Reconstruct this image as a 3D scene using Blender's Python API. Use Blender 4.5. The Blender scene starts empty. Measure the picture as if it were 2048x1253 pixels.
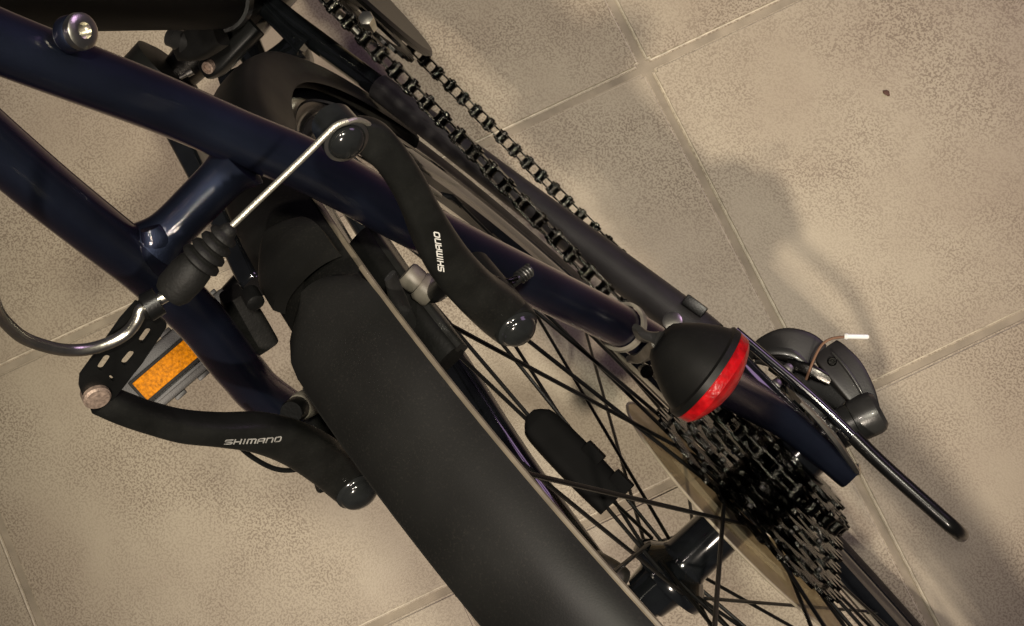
import bpy, bmesh, math, random
from math import sin, cos, pi, radians, sqrt, atan2
from mathutils import Vector, Matrix
from mathutils.bvhtree import BVHTree

# ------------------------------------------------------------------ camera, world, lamps, exposure
scene = bpy.context.scene
col = scene.collection
random.seed(4)

cam_data = bpy.data.cameras.new('camera')
cam = bpy.data.objects.new('camera', cam_data); col.objects.link(cam)
CR = Vector((-0.68042, -0.73111, -0.04996)); CD = Vector((-0.71652, 0.67804, -0.16387)); CF = Vector((0.15368, -0.07570, -0.98522))
m = Matrix.Identity(4)
for i in range(3):
    m[i][0] = CR[i]; m[i][1] = -CD[i]; m[i][2] = -CF[i]
m.translation = Vector((0.04353, 0.13656, 1.07955))
cam.matrix_world = m
cam_data.sensor_width = 36.0
cam_data.lens = 48.8933
cam_data.clip_start = 0.02; cam_data.clip_end = 60
scene.camera = cam

world = bpy.data.worlds.new('World'); scene.world = world; world.use_nodes = True
bg = world.node_tree.nodes['Background']
bg.inputs[0].default_value = (0.92, 0.86, 1.0, 1); bg.inputs[1].default_value = 0.03

def lamp(name, loc, target, energy, size, color):
    d = bpy.data.lights.new(name, 'AREA'); d.shape = 'DISK'; d.size = size
    d.energy = energy; d.color = color
    o = bpy.data.objects.new(name, d); col.objects.link(o)
    o.location = loc
    o.rotation_euler = (Vector(target) - Vector(loc)).to_track_quat('-Z', 'Y').to_euler()
WARM = (1.0, 0.865, 0.72)
TGT = (0.16, 0.0, 0.0)
lamp('hall_lamp', (0.30, 0.34, 2.30), TGT, 9, 0.12, (1.0, 0.88, 0.78))
lamp('violet_fill_light', (0.25, -1.75, 1.55), (0.15, 0.0, 0.35), 6.0, 0.9, (0.86, 0.56, 1.0))  # added violet fill without a real source, tints the right-facing paint purple
def spot(name, loc, target, energy, cone, soft, color):
    d = bpy.data.lights.new(name, 'SPOT'); d.energy = energy; d.color = color
    d.spot_size = math.radians(cone); d.spot_blend = 1.0; d.shadow_soft_size = soft
    o = bpy.data.objects.new(name, d); col.objects.link(o); o.location = loc
    o.rotation_euler = (Vector(target) - Vector(loc)).to_track_quat('-Z', 'Y').to_euler()
spot('ceiling_lamp', (-0.79, 0.785, 2.30), (0.12557, -0.02986, 0.00000), 190, 33, .045, WARM)
spot('ceiling_spot', (-0.09, -0.03, 2.25), (0.27740, -0.01060, 0.00000), 104, 29, .05, (1.0, 0.93, 0.76))

scene.view_settings.view_transform = 'Standard'
scene.view_settings.look = 'None'
scene.view_settings.exposure = 0.0
scene.view_settings.gamma = 1.0
scene.view_settings.use_curve_mapping = False
scene.render.engine = 'CYCLES'

# ------------------------------------------------------------------ materials
def mat(name, color, rough=0.5, metal=0.0, coat=0.0, noise=0.0, nscale=60.0, bump=0.0, bscale=400.0, spec=0.5, rvar=0.0):
    M = bpy.data.materials.new(name); M.use_nodes = True
    nt = M.node_tree; p = nt.nodes['Principled BSDF']
    p.inputs['Base Color'].default_value = (*color, 1); p.inputs['Roughness'].default_value = rough
    p.inputs['Metallic'].default_value = metal; p.inputs['Coat Weight'].default_value = coat
    p.inputs['Coat Roughness'].default_value = 0.06
    p.inputs['Specular IOR Level'].default_value = spec
    tc = nt.nodes.new('ShaderNodeTexCoord')
    if noise:
        n = nt.nodes.new('ShaderNodeTexNoise'); n.inputs['Scale'].default_value = nscale; n.inputs['Detail'].default_value = 6
        nt.links.new(tc.outputs['Object'], n.inputs['Vector'])
        r = nt.nodes.new('ShaderNodeMapRange'); r.inputs[1].default_value = .3; r.inputs[2].default_value = .75
        r.inputs[3].default_value = 1 - noise; r.inputs[4].default_value = 1 + noise
        nt.links.new(n.outputs['Fac'], r.inputs[0])
        mx = nt.nodes.new('ShaderNodeMix'); mx.data_type = 'RGBA'; mx.blend_type = 'MULTIPLY'; mx.inputs[0].default_value = 1
        mx.inputs[6].default_value = (*color, 1); nt.links.new(r.outputs[0], mx.inputs[7])
        nt.links.new(mx.outputs[2], p.inputs['Base Color'])
        if rvar:
            r2 = nt.nodes.new('ShaderNodeMapRange'); r2.inputs[1].default_value = .3; r2.inputs[2].default_value = .75
            r2.inputs[3].default_value = rough - rvar; r2.inputs[4].default_value = rough + rvar
            nt.links.new(n.outputs['Fac'], r2.inputs[0]); nt.links.new(r2.outputs[0], p.inputs['Roughness'])
    if bump:
        n = nt.nodes.new('ShaderNodeTexNoise'); n.inputs['Scale'].default_value = bscale; n.inputs['Detail'].default_value = 3
        nt.links.new(tc.outputs['Object'], n.inputs['Vector'])
        b = nt.nodes.new('ShaderNodeBump'); b.inputs['Strength'].default_value = bump; b.inputs['Distance'].default_value = 0.0005
        nt.links.new(n.outputs['Fac'], b.inputs['Height']); nt.links.new(b.outputs[0], p.inputs['Normal'])
    return M

M = {}
M['paint'] = mat('frame_paint', (0.019, 0.035, 0.047), .50, .9, 1.0, .4, 26, .35, 3200)
p = M['paint'].node_tree.nodes['Principled BSDF']
p.inputs['Specular Tint'].default_value = (0.75, 0.22, 0.62, 1)
p.inputs['Coat Roughness'].default_value = .04; p.inputs['Coat IOR'].default_value = 1.5; p.inputs['Coat Tint'].default_value = (.90, .72, .92, 1)
pn = M['paint'].node_tree.nodes.new('ShaderNodeTexNoise'); pn.inputs['Scale'].default_value = 900
pb_ = M['paint'].node_tree.nodes.new('ShaderNodeBump'); pb_.inputs['Strength'].default_value = .10; pb_.inputs['Distance'].default_value = .0003
M['paint'].node_tree.links.new(pn.outputs['Fac'], pb_.inputs['Height']); M['paint'].node_tree.links.new(pb_.outputs[0], p.inputs['Coat Normal'])
M['arm'] = mat('satin_black_alloy', (0.0075, 0.0078, 0.0070), .42, 0, 0, .3, 90, .12, 1800, .26, .06)
M['fender'] = mat('black_plastic', (0.0080, 0.0080, 0.0074), .47, 0, 0, .6, 14, .04, 1700, .17, .10)
M['lip'] = mat('lit_plastic_edge', (0.13, 0.11, 0.08), .42, 0, 0, .25, 120)  # highlight along the right mudguard lip, put into its colour
M['rubber'] = mat('black_rubber', (0.006, 0.006, 0.0055), .60, 0, 0, .4, 120, .3, 900, .25)
M['tyre'] = mat('tyre_rubber', (0.020, 0.018, 0.015), .62, 0, 0, .5, 60, .3, 700, .35)
M['gloss'] = mat('gloss_black', (0.006, 0.007, 0.008), .12, 0, 1.0, .3, 80, .02, 300, .5)
M['cap'] = mat('glossy_cap', (0.012, 0.013, 0.013), .14, 0, .2, .3, 150, .03, 500, .5)
M['steel'] = mat('bright_steel', (0.62, 0.60, 0.52), .28, 1, 0, .2, 150, .1, 900)
M['zinc'] = mat('dull_zinc', (0.26, 0.25, 0.23), .40, 1, 0, .25, 200, .2, 900)
M['cable'] = mat('cable_strand', (0.50, 0.48, 0.40), .38, .85, 0, .12, 500, .3, 2500)
M['darksteel'] = mat('dark_steel', (0.05, 0.048, 0.045), .26, 1, 0, .4, 220, .15, 900)
M['chain'] = mat('oily_chain_steel', (0.036, 0.035, 0.030), .11, 1, 0, .6, 350, .6, 1200)
M['oily'] = mat('oily_black_steel', (0.022, 0.0215, 0.019), .10, 1, 0, .5, 350, .7, 1200)
M['washer'] = mat('pale_plastic_washer', (0.165, 0.15, 0.12), .5, 0, 0, .15, 200)
M['sleeve'] = mat('grey_neoprene', (0.022, 0.020, 0.021), .45, 0, 0, .25, 80, .4, 2200)
M['redlens'] = mat('red_lens', (0.30, 0.003, 0.005), .30, 0, .0, .4, 260, .9, 330, .35)
M['amber'] = mat('amber_lens', (0.56, 0.195, 0.001), .45, 0, .0, .45, 600, .6, 900, .08)
M['grey'] = mat('grey_painted_metal', (0.034, 0.034, 0.032), .32, .4, .1, .3, 90, .1, 1200)
M['derail'] = mat('smoked_grey_resin', (0.013, 0.012, 0.0115), .42, .0, .0, .25, 60, .12, 1300)
M['rimedge'] = mat('pale_disc_rim', (0.30, 0.26, 0.19), .3, 0, 0, .2, 100)
M['sleeve_black'] = mat('black_hose', (0.004, 0.004, 0.004), .24, 0, 0, .3, 90, .05, 1200, .3)
M['dark'] = mat('dull_black_tube', (0.004, 0.004, 0.004), .60, 0, 0, .3, 60, .05, 900, .04)
M['white'] = mat('white_crimp', (0.86, 0.85, 0.82), .3, .2)
M['rust'] = mat('rusty_wire', (0.16, 0.085, 0.05), .6, .3)
M['print'] = mat('white_print', (0.62, 0.61, 0.57), .5)
M['printgrey'] = mat('grey_print', (0.26, 0.255, 0.235), .5, 0, 0, .5, 900)  # darker, mottled grey print for the left arm
M['cork'] = mat('brushed_rivet', (0.33, 0.25, 0.20), .5, .5, 0, .5, 700, .4, 1500)
M['link'] = mat('black_steel_plate', (0.005, 0.0052, 0.005), .36, 0, 0, .3, 130, .15, 1200, .3)
M['crumb'] = mat('brown_crumb', (0.10, 0.05, 0.035), .8)

def dust(mt, amount, tone):
    nt = mt.node_tree; p = nt.nodes['Principled BSDF']; src = p.inputs['Base Color'].links[0].from_socket
    tc = nt.nodes.new('ShaderNodeTexCoord')
    fine = nt.nodes.new('ShaderNodeTexNoise'); fine.inputs['Scale'].default_value = 1300; fine.inputs['Detail'].default_value = 2
    patch = nt.nodes.new('ShaderNodeTexNoise'); patch.inputs['Scale'].default_value = 18; patch.inputs['Detail'].default_value = 6; patch.inputs['Roughness'].default_value = .7
    for n in (fine, patch): nt.links.new(tc.outputs['Object'], n.inputs['Vector'])
    a = nt.nodes.new('ShaderNodeMapRange'); a.inputs[1].default_value = .55; a.inputs[2].default_value = .72; nt.links.new(fine.outputs['Fac'], a.inputs[0])
    b = nt.nodes.new('ShaderNodeMapRange'); b.inputs[1].default_value = .42; b.inputs[2].default_value = .70; nt.links.new(patch.outputs['Fac'], b.inputs[0])
    m1 = nt.nodes.new('ShaderNodeMath'); m1.operation = 'MULTIPLY'; nt.links.new(a.outputs[0], m1.inputs[0]); nt.links.new(b.outputs[0], m1.inputs[1])
    m2 = nt.nodes.new('ShaderNodeMath'); m2.operation = 'MULTIPLY'; nt.links.new(m1.outputs[0], m2.inputs[0]); m2.inputs[1].default_value = amount
    mx = nt.nodes.new('ShaderNodeMix'); mx.data_type = 'RGBA'; nt.links.new(m2.outputs[0], mx.inputs[0]); nt.links.new(src, mx.inputs[6]); mx.inputs[7].default_value = (*tone, 1)
    nt.links.new(mx.outputs[2], p.inputs['Base Color'])
dust(M['fender'], .085, (0.13, 0.11, 0.09)); dust(M['arm'], .06, (0.12, 0.105, 0.085)); dust(M['rubber'], .12, (0.11, 0.095, 0.075)); dust(M['tyre'], .6, (0.14, 0.115, 0.085)); dust(M['sleeve'], .3, (0.12, 0.10, 0.085))
# smoky translucent plastic of the spoke protector
def smoky():
    S = bpy.data.materials.new('smoky_clear_plastic'); S.use_nodes = True
    nt = S.node_tree; pr = nt.nodes['Principled BSDF']; out = nt.nodes['Material Output']
    pr.inputs['Base Color'].default_value = (0.34, 0.29, 0.20, 1); pr.inputs['Roughness'].default_value = .28
    tr = nt.nodes.new('ShaderNodeBsdfTransparent'); tr.inputs[0].default_value = (.80, .74, .62, 1)
    mx = nt.nodes.new('ShaderNodeMixShader')
    n = nt.nodes.new('ShaderNodeTexNoise'); n.inputs['Scale'].default_value = 25; n.inputs['Detail'].default_value = 5
    tc = nt.nodes.new('ShaderNodeTexCoord'); nt.links.new(tc.outputs['Object'], n.inputs['Vector'])
    r = nt.nodes.new('ShaderNodeMapRange'); r.inputs[1].default_value = .3; r.inputs[2].default_value = .7
    r.inputs[3].default_value = .28; r.inputs[4].default_value = .54
    nt.links.new(n.outputs['Fac'], r.inputs[0]); nt.links.new(r.outputs[0], mx.inputs[0])
    nt.links.new(tr.outputs[0], mx.inputs[1]); nt.links.new(pr.outputs[0], mx.inputs[2]); nt.links.new(mx.outputs[0], out.inputs[0])
    return S
M['smoky'] = smoky()

def tile_mat():
    S = bpy.data.materials.new('beige_stoneware'); S.use_nodes = True
    nt = S.node_tree; pr = nt.nodes['Principled BSDF']
    geo = nt.nodes.new('ShaderNodeNewGeometry'); oi = nt.nodes.new('ShaderNodeObjectInfo')
    off = nt.nodes.new('ShaderNodeVectorMath'); off.operation = 'MULTIPLY_ADD'
    nt.links.new(oi.outputs['Random'], off.inputs[0]); off.inputs[1].default_value = (7.3, 3.1, 0); nt.links.new(geo.outputs['Position'], off.inputs[2])
    def nz(sc, det, rough=.6):
        n = nt.nodes.new('ShaderNodeTexNoise'); n.inputs['Scale'].default_value = sc; n.inputs['Detail'].default_value = det
        n.inputs['Roughness'].default_value = rough; nt.links.new(off.outputs[0], n.inputs['Vector']); return n
    big, mid, fine = nz(6, 4), nz(9, 5), nz(600, 2.5, .55)
    def rng(src, a, b, c, d):
        r = nt.nodes.new('ShaderNodeMapRange'); r.inputs[1].default_value = a; r.inputs[2].default_value = b
        r.inputs[3].default_value = c; r.inputs[4].default_value = d; nt.links.new(src, r.inputs[0]); return r.outputs[0]
    c1 = nt.nodes.new('ShaderNodeMix'); c1.data_type = 'RGBA'
    c1.inputs[6].default_value = (0.425, 0.370, 0.272, 1); c1.inputs[7].default_value = (0.370, 0.312, 0.228, 1)
    nt.links.new(rng(big.outputs['Fac'], .40, .62, 0, 1), c1.inputs[0])
    # fine dark speckle, stronger in cloudy patches
    sp = nt.nodes.new('ShaderNodeMath'); sp.operation = 'MULTIPLY'
    nt.links.new(rng(fine.outputs['Fac'], .47, .57, 0, 1), sp.inputs[0]); nt.links.new(rng(mid.outputs['Fac'], .36, .62, .10, .74), sp.inputs[1])
    c2 = nt.nodes.new('ShaderNodeMix'); c2.data_type = 'RGBA'
    nt.links.new(sp.outputs[0], c2.inputs[0]); nt.links.new(c1.outputs[2], c2.inputs[6]); c2.inputs[7].default_value = (0.165, 0.125, 0.085, 1)
    nt.links.new(c2.outputs[2], pr.inputs['Base Color'])
    nt.links.new(rng(mid.outputs['Fac'], .3, .7, .42, .60), pr.inputs['Roughness'])
    b = nt.nodes.new('ShaderNodeBump'); b.inputs['Strength'].default_value = .35; b.inputs['Distance'].default_value = .0006
    nt.links.new(fine.outputs['Fac'], b.inputs['Height']); nt.links.new(b.outputs[0], pr.inputs['Normal'])
    return S
M['tile'] = tile_mat()
M['edge'] = mat('lit_tile_arris', (0.56, 0.50, 0.39), .4, 0, 0, .35, 120)  # pale colour paints in the light that the tile edges catch
M['grout'] = mat('sandy_grout', (0.320, 0.275, 0.205), .85, 0, 0, .22, 45, .5, 900)

# ------------------------------------------------------------------ mesh helpers
def V(*a): return Vector(a)
def build(name, vf, material, parent=None, smooth=True, sharp=None):
    """vf = (verts, faces); the object's origin sits at the middle of its shape"""
    vs, fs = vf
    c = Vector((0, 0, 0))
    lo = Vector(vs[0]); hi = Vector(vs[0])
    for v in vs:
        for k in range(3):
            lo[k] = min(lo[k], v[k]); hi[k] = max(hi[k], v[k])
    c = (lo + hi) / 2
    me = bpy.data.meshes.new(name)
    me.from_pydata([Vector(v) - c for v in vs], [], fs); me.update()
    bm = bmesh.new(); bm.from_mesh(me); bmesh.ops.recalc_face_normals(bm, faces=bm.faces); bm.to_mesh(me); bm.free()
    if smooth:
        for p in me.polygons: p.use_smooth = True
        me.set_sharp_from_angle(angle=radians(sharp or 38))
    me.materials.append(material)
    o = bpy.data.objects.new(name, me); col.objects.link(o)
    o.location = c
    if parent is not None:
        o.parent = parent
        off = Vector((0, 0, 0)); q = parent
        while q is not None and q is not bike:
            off += q.location; q = q.parent
        o.location = c - off
    return o
def join(*parts):
    V_, F_ = [], []
    for vs, fs in parts:
        k = len(V_); V_ += list(vs); F_ += [tuple(i + k for i in f) for f in fs]
    return V_, F_
def catmull(pts, n):
    """pts: lists of equal-length tuples; returns n+1 samples"""
    P = [list(p) for p in pts]; out = []
    N = len(P) - 1
    for i in range(n + 1):
        t = i / n * N; k = min(int(t), N - 1); u = t - k
        p0, p1, p2, p3 = P[max(k - 1, 0)], P[k], P[k + 1], P[min(k + 2, N)]
        out.append([.5 * (2 * b + (c - a) * u + (2 * a - 5 * b + 4 * c - d) * u * u + (3 * b - a - 3 * c + d) * u ** 3) for a, b, c, d in zip(p0, p1, p2, p3)])
    return out
def tube(pts, r, seg=14, n=None, caps=True):
    """round tube; r a number or a list beside pts"""
    rr = r if isinstance(r, (list, tuple)) else [r] * len(pts)
    data = [tuple(p) + (q,) for p, q in zip(pts, rr)]
    if n: data = catmull(data, n)
    P = [Vector(d[:3]) for d in data]; Q = [d[3] for d in data]
    vs, fs = [], []
    t0 = (P[1] - P[0]).normalized()
    u = t0.orthogonal().normalized()
    for i, p in enumerate(P):
        t = (P[min(i + 1, len(P) - 1)] - P[max(i - 1, 0)]).normalized()
        u = (u - t * u.dot(t)).normalized(); w = t.cross(u)
        for k in range(seg):
            a = 2 * pi * k / seg; vs.append(p + (u * cos(a) + w * sin(a)) * Q[i])
    for i in range(len(P) - 1):
        for k in range(seg):
            k2 = (k + 1) % seg; fs.append((i * seg + k, i * seg + k2, (i + 1) * seg + k2, (i + 1) * seg + k))
    if caps:
        fs.append(tuple(range(seg))); fs.append(tuple((len(P) - 1) * seg + k for k in range(seg)))
    return vs, fs
def sweep(pts, nv, n=30, seg=20, ex=3.0):
    """pts: (x,y,z,width,thickness); flat rounded section, thickness along nv"""
    D = catmull(pts, n); nv = Vector(nv).normalized()
    P = [Vector(d[:3]) for d in D]; vs, fs = [], []
    for i, p in enumerate(P):
        t = (P[min(i + 1, n)] - P[max(i - 1, 0)]).normalized()
        w = nv.cross(t).normalized(); m_ = t.cross(w)
        for k in range(seg):
            a = 2 * pi * k / seg; c, s = cos(a), sin(a)
            cx = math.copysign(abs(c) ** (2 / ex), c); sx = math.copysign(abs(s) ** (2 / ex), s)
            vs.append(p + w * cx * D[i][3] / 2 + m_ * sx * D[i][4] / 2)
    for i in range(n):
        for k in range(seg):
            k2 = (k + 1) % seg; fs.append((i * seg + k, i * seg + k2, (i + 1) * seg + k2, (i + 1) * seg + k))
    fs.append(tuple(range(seg))); fs.append(tuple(n * seg + k for k in range(seg)))
    return vs, fs
def lathe(o, axis, prof, seg=28):
    """prof: list of (distance along axis, radius)"""
    o = Vector(o); ax = Vector(axis).normalized(); u = ax.orthogonal().normalized(); w = ax.cross(u)
    vs, fs = [], []
    for h, r in prof:
        for k in range(seg):
            a = 2 * pi * k / seg; vs.append(o + ax * h + (u * cos(a) + w * sin(a)) * max(r, 1e-5))
    for i in range(len(prof) - 1):
        for k in range(seg):
            k2 = (k + 1) % seg; fs.append((i * seg + k, i * seg + k2, (i + 1) * seg + k2, (i + 1) * seg + k))
    fs.append(tuple(range(seg))); fs.append(tuple((len(prof) - 1) * seg + k for k in range(seg)))
    return vs, fs
def ring_lathe(o, axis, prof, seg=48):
    """closed profile swept round the axis (no caps)"""
    vs, fs = lathe(o, axis, list(prof) + [prof[0]], seg)
    return vs, fs[:-2]
def box(c, ax, ay, az, hx, hy, hz, bev=.12):
    """bevelled box with its own axes"""
    c = Vector(c); ax = Vector(ax).normalized(); ay = Vector(ay); ay = (ay - ax * ay.dot(ax)).normalized(); az = ax.cross(ay)
    b = min(hx, hy, hz) * bev * 2
    bm = bmesh.new(); bmesh.ops.create_cube(bm, size=2)
    for v in bm.verts: v.co = Vector((v.co.x * hx, v.co.y * hy, v.co.z * hz))
    bmesh.ops.bevel(bm, geom=list(bm.edges), offset=b, segments=2, profile=.6, affect='EDGES')
    bm.verts.index_update()
    vs = [c + ax * v.co.x + ay * v.co.y + az * v.co.z for v in bm.verts]; fs = [tuple(v.index for v in f.verts) for f in bm.faces]
    bm.free(); return vs, fs
def plate(outline, holes, o, ux, uy, th, bev=.0):
    """flat plate with holes: outline and holes are lists of (a, b) on axes ux, uy; thickness th along ux x uy"""
    cu = bpy.data.curves.new('tmp', 'CURVE'); cu.dimensions = '2D'; cu.fill_mode = 'BOTH'
    cu.extrude = th / 2 - bev; cu.bevel_depth = bev; cu.bevel_resolution = 1
    for loop in [outline] + list(holes):
        s = cu.splines.new('POLY'); s.points.add(len(loop) - 1); s.use_cyclic_u = True
        for q, pt in zip(loop, s.points): pt.co = (q[0] * 100, q[1] * 100, 0, 1)
    cu.extrude *= 100; cu.bevel_depth *= 100
    ob = bpy.data.objects.new('tmp', cu); col.objects.link(ob)
    dg = bpy.context.evaluated_depsgraph_get(); me = ob.evaluated_get(dg).to_mesh()
    o = Vector(o); ux = Vector(ux).normalized(); uy = Vector(uy).normalized(); uz = ux.cross(uy)
    vs = [o + ux * v.co.x / 100 + uy * v.co.y / 100 + uz * v.co.z / 100 for v in me.vertices]
    fs = [tuple(p.vertices) for p in me.polygons]
    ob.evaluated_get(dg).to_mesh_clear(); bpy.data.objects.remove(ob); bpy.data.curves.remove(cu)
    return vs, fs
def weld(vf, d=1e-6):
    bm = bmesh.new(); vv = [bm.verts.new(v) for v in vf[0]]
    for f in vf[1]:
        try: bm.faces.new([vv[i] for i in f])
        except ValueError: pass
    bmesh.ops.remove_doubles(bm, verts=bm.verts, dist=d); bm.verts.index_update()
    r = [v.co.copy() for v in bm.verts], [tuple(v.index for v in f.verts) for f in bm.faces]; bm.free(); return r
def tag(o, label=None, cat=None, kind=None):
    if label: o['label'] = label
    if cat: o['category'] = cat
    if kind: o['kind'] = kind
    return o
def lerp(a, b, t): return Vector(a) * (1 - t) + Vector(b) * t

bike = None
# ------------------------------------------------------------------ floor: grout bed and square tiles
GO = Vector((0.28492, -0.16233, 0.00000)); GH = Vector((-0.09396, -0.29363, 0.00000)); GV = Vector((-0.29363, 0.09396, 0.00000))     # joint crossing and the two joint directions (one pitch long)
PITCH = GH.length; TS = PITCH - 0.0058; TH = .008
gh, gv = GH.normalized(), GV.normalized()
mid = GO - GH * .5 + GV * .5
fl = build('floor', box((mid.x, mid.y, -.0331), gh, gv, (0, 0, 1), PITCH * 5.5, PITCH * 5.5, .030, .02), M['grout'], None, False)
tag(fl, kind='structure')
def tile_mesh():
    bm = bmesh.new(); bmesh.ops.create_cube(bm, size=1)
    for v in bm.verts: v.co = Vector((v.co.x * TS, v.co.y * TS, v.co.z * TH))
    bmesh.ops.bevel(bm, geom=[e for e in bm.edges if abs(e.verts[0].co.z - e.verts[1].co.z) > .001], offset=.0025, segments=2, affect='EDGES')
    bmesh.ops.bevel(bm, geom=[e for e in bm.edges if e.verts[0].co.z > 0 and e.verts[1].co.z > 0 and len(e.link_faces) == 2 and e.calc_face_angle(0) > .5], offset=.0022, segments=3, affect='EDGES')
    me = bpy.data.meshes.new('tile'); bm.to_mesh(me); bm.free(); me.materials.append(M['tile']); me.materials.append(M['edge'])
    for p in me.polygons:
        if .15 < p.normal.z < .97: p.material_index = 1
    for p in me.polygons: p.use_smooth = True
    me.set_sharp_from_angle(angle=radians(50))
    return me
tme = tile_mesh()
ang = atan2(gh.y, gh.x)
for i in range(-5, 6):
    for j in range(-5, 6):
        o = bpy.data.objects.new('tile', tme); col.objects.link(o)
        c = GO + GH * (i - .5) + GV * (j + .5)
        o.parent = fl
        o.location = Vector((c.x, c.y, -TH / 2 + random.uniform(-.0004, .0))) - fl.location
        o.rotation_euler = (random.uniform(-.0012, .0012), random.uniform(-.0012, .0012), ang + random.uniform(-.002, .002))

# ------------------------------------------------------------------ bicycle root: leaning to its left
HAX = 0.34027
bike = bpy.data.objects.new('bicycle', None); col.objects.link(bike)
bike.rotation_euler = (-0.22936, 0, 0)
bike.empty_display_size = .1
# all part coordinates: rear axle at the origin, x forward, y left, z up
bike.location = (0, sin(0.22936) * HAX, cos(0.22936) * HAX)
tag(bike, 'dark blue bicycle with black mudguard and brakes, seen from above on beige tiles', 'bicycle')

AL = 1.05011
S = Vector((cos(AL), 0, sin(AL)))            # up along the seat stays
NB = Vector((-sin(AL), 0, cos(AL)))          # backward off the seat stays
Y = Vector((0, 1, 0)); X = Vector((1, 0, 0)); Z = Vector((0, 0, 1))

# --- frame
stay_r = [(0.24822, -0.01177, 0.43283), (0.23988, -0.01408, 0.41830), (0.21740, -0.02341, 0.37910), (0.20229, -0.02863, 0.35275), (0.18965, -0.03332, 0.33071), (0.17842, -0.03597, 0.31113), (0.16571, -0.03784, 0.28896), (0.14517, -0.04209, 0.25315), (0.12228, -0.04774, 0.21323), (0.10515, -0.05190, 0.18336), (0.09192, -0.05478, 0.16028), (0.07233, -0.05743, 0.12613), (0.05348, -0.06039, 0.09325)]
rs = [.0085, .0085, .0084, .0084, .0086, .0088, .0088, .0088, .0088, .0088, .0088, .0086, .0080]
sr = build('seat_stay', tube(stay_r, rs, 22, 60), M['paint'], bike)
stay_l = [(0.24103, 0.00728, 0.42030), (0.22958, 0.01188, 0.40033), (0.21924, 0.01575, 0.38231), (0.20828, 0.01927, 0.36319), (0.19630, 0.02312, 0.34230), (0.18204, 0.02970, 0.31743), (0.16749, 0.03954, 0.29207), (0.15366, 0.04593, 0.26796)]
L0 = Vector(stay_l[-1])
stay_l += [tuple(lerp(L0, (.035, .064, .055), t)) for t in (.33, .66, 1)]
sl = build('seat_stay', tube(stay_l, [.0085] * 8 + [.0085, .0082, .0078], 22, 60), M['paint'], bike)
# dropouts (flat forged ends)
dr = build('dropout', sweep([(*(0.05705, -0.05970, 0.09947), .017, .017), (*(0.03883, -0.06272, 0.05500), .018, .018), (*(0.01880, -0.06580, 0.03000), .016, .018), (*(-0.00479, -0.06682, 0.00800), .0145, .020), (*(-0.02177, -0.06738, -0.00400), .0140, .020)], (-.5, 0, 1), 26, 20, 5), M['paint'], bike)
dl = build('dropout', sweep([(.040, .0635, .062, .016, .016), (.022, .066, .034, .012, .020), (.004, .0675, .006, .0085, .026), (-.014, .0675, -.008, .0080, .024)], (-.5, 0, 1), 20, 18, 5), M['grey'], bike)
build('stay_cap', tube([(0.03411, 0.05707, 0.03500), (0.02098, 0.05395, 0.03500), (0.01532, 0.05298, 0.03500), (0.01337, 0.05272, 0.03500)], [.0085, .0095, .0085, .004], 20, 16), M['zinc'], dl)
# brake bridge with weld beads
b0, b1 = Vector((0.19851, 0.01404, 0.34816)), Vector((0.19807, -0.02310, 0.34740))
br = build('seat_stay_bridge', tube([b0, lerp(b0, b1, .18), lerp(b0, b1, .5), lerp(b0, b1, .82), b1], [.0098, .0074, .0071, .0074, .0098], 22, 24), M['paint'], bike)
build('gusset', sweep([(*(0.20077, 0.00899, 0.35612), .006, .006), (*(0.19546, 0.01298, 0.35190), .012, .007), (*(0.19165, 0.02178, 0.34325), .005, .006)], NB, 14, 14, 2.5), M['paint'], br)
# seat tube, bottom bracket, chain stays
BB = V(.43, 0, -.07)
build('seat_tube', tube([BB, lerp(BB, (.285, 0, .41), .5), (.275, 0, .44)], .0165, 30, 10), M['dark'], bike)
build('bottom_bracket_shell', lathe((.43, .036, -.07), -Y, [(0, .021), (.003, .0225), (.069, .0225), (.072, .021)], 30), M['gloss'], bike)
cs_pts = [(.425, -.012, -.072), (0.43111, -0.00862, -0.06600), (0.40321, -0.01254, -0.06000), (0.36178, -0.01945, -0.05600), (0.31564, -0.02713, -0.05000), (0.22578, -0.04099, -0.03600), (0.15148, -0.05266, -0.02200), (0.08054, -0.06397, -0.00600), (.045, -.0645, .004), (.006, -.0665, .004)]
csr = build('chain_stay', tube(cs_pts, [.010, .0085, .0072, .0068, .0068, .0078, .0090, .0096, .0095, .0075], 22, 60), M['gloss'], bike)
slv = catmull([tuple(q) + (w,) for q, w in zip(cs_pts, [.010, .0085, .0072, .0068, .0068, .0078, .0090, .0096, .0095, .0075])], 90)
i0, i1 = 39, 72
build('protector_sleeve', tube([d[:3] for d in slv[i0:i1]], [d[3] + .0014 for d in slv[i0:i1]], 22), M['sleeve'], csr)
build('cable_stop', box((0.09366, -0.07225, 0.00000), Vector((0.08396, -0.07385, 0.00000)) - Vector((0.09703, -0.07184, 0.00000)), Z, Y, .0065, .004, .003), M['link'], csr)
lcs = [(.425, .012, -.072), (.38, .022, -.060), (.30, .032, -.050), (.20, .046, -.034), (.10, .060, -.012), (.010, .0665, .0)]
csl = build('chain_stay', tube(lcs, [.010, .0075, .0072, .0090, .0098, .0082], 20, 40), M['gloss'], bike)
w0, w1 = Vector((0.12878, 0.05526, 0.00400)), Vector((0.08526, 0.05716, 0.00400))
for k in range(11):
    q = lerp(w0, w1, k / 10)
    build('weld_bead', lathe(q - Z * .001, V(random.uniform(-.3, .3), -.6, .8), [(-.0015, .0018), (.0004, .0017), (.0012, .0010), (.0014, .0003)], 10), M['gloss'], csl)
cb0, cb1 = Vector((0.37806, -0.00959, -0.05800)), Vector((0.39420, 0.04306, -0.05800))
build('chain_stay_bridge', tube([cb0, lerp(cb0, cb1, .2), lerp(cb0, cb1, .55), cb1], [.013, .0085, .0075, .010], 20, 16), M['gloss'], bike)
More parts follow.
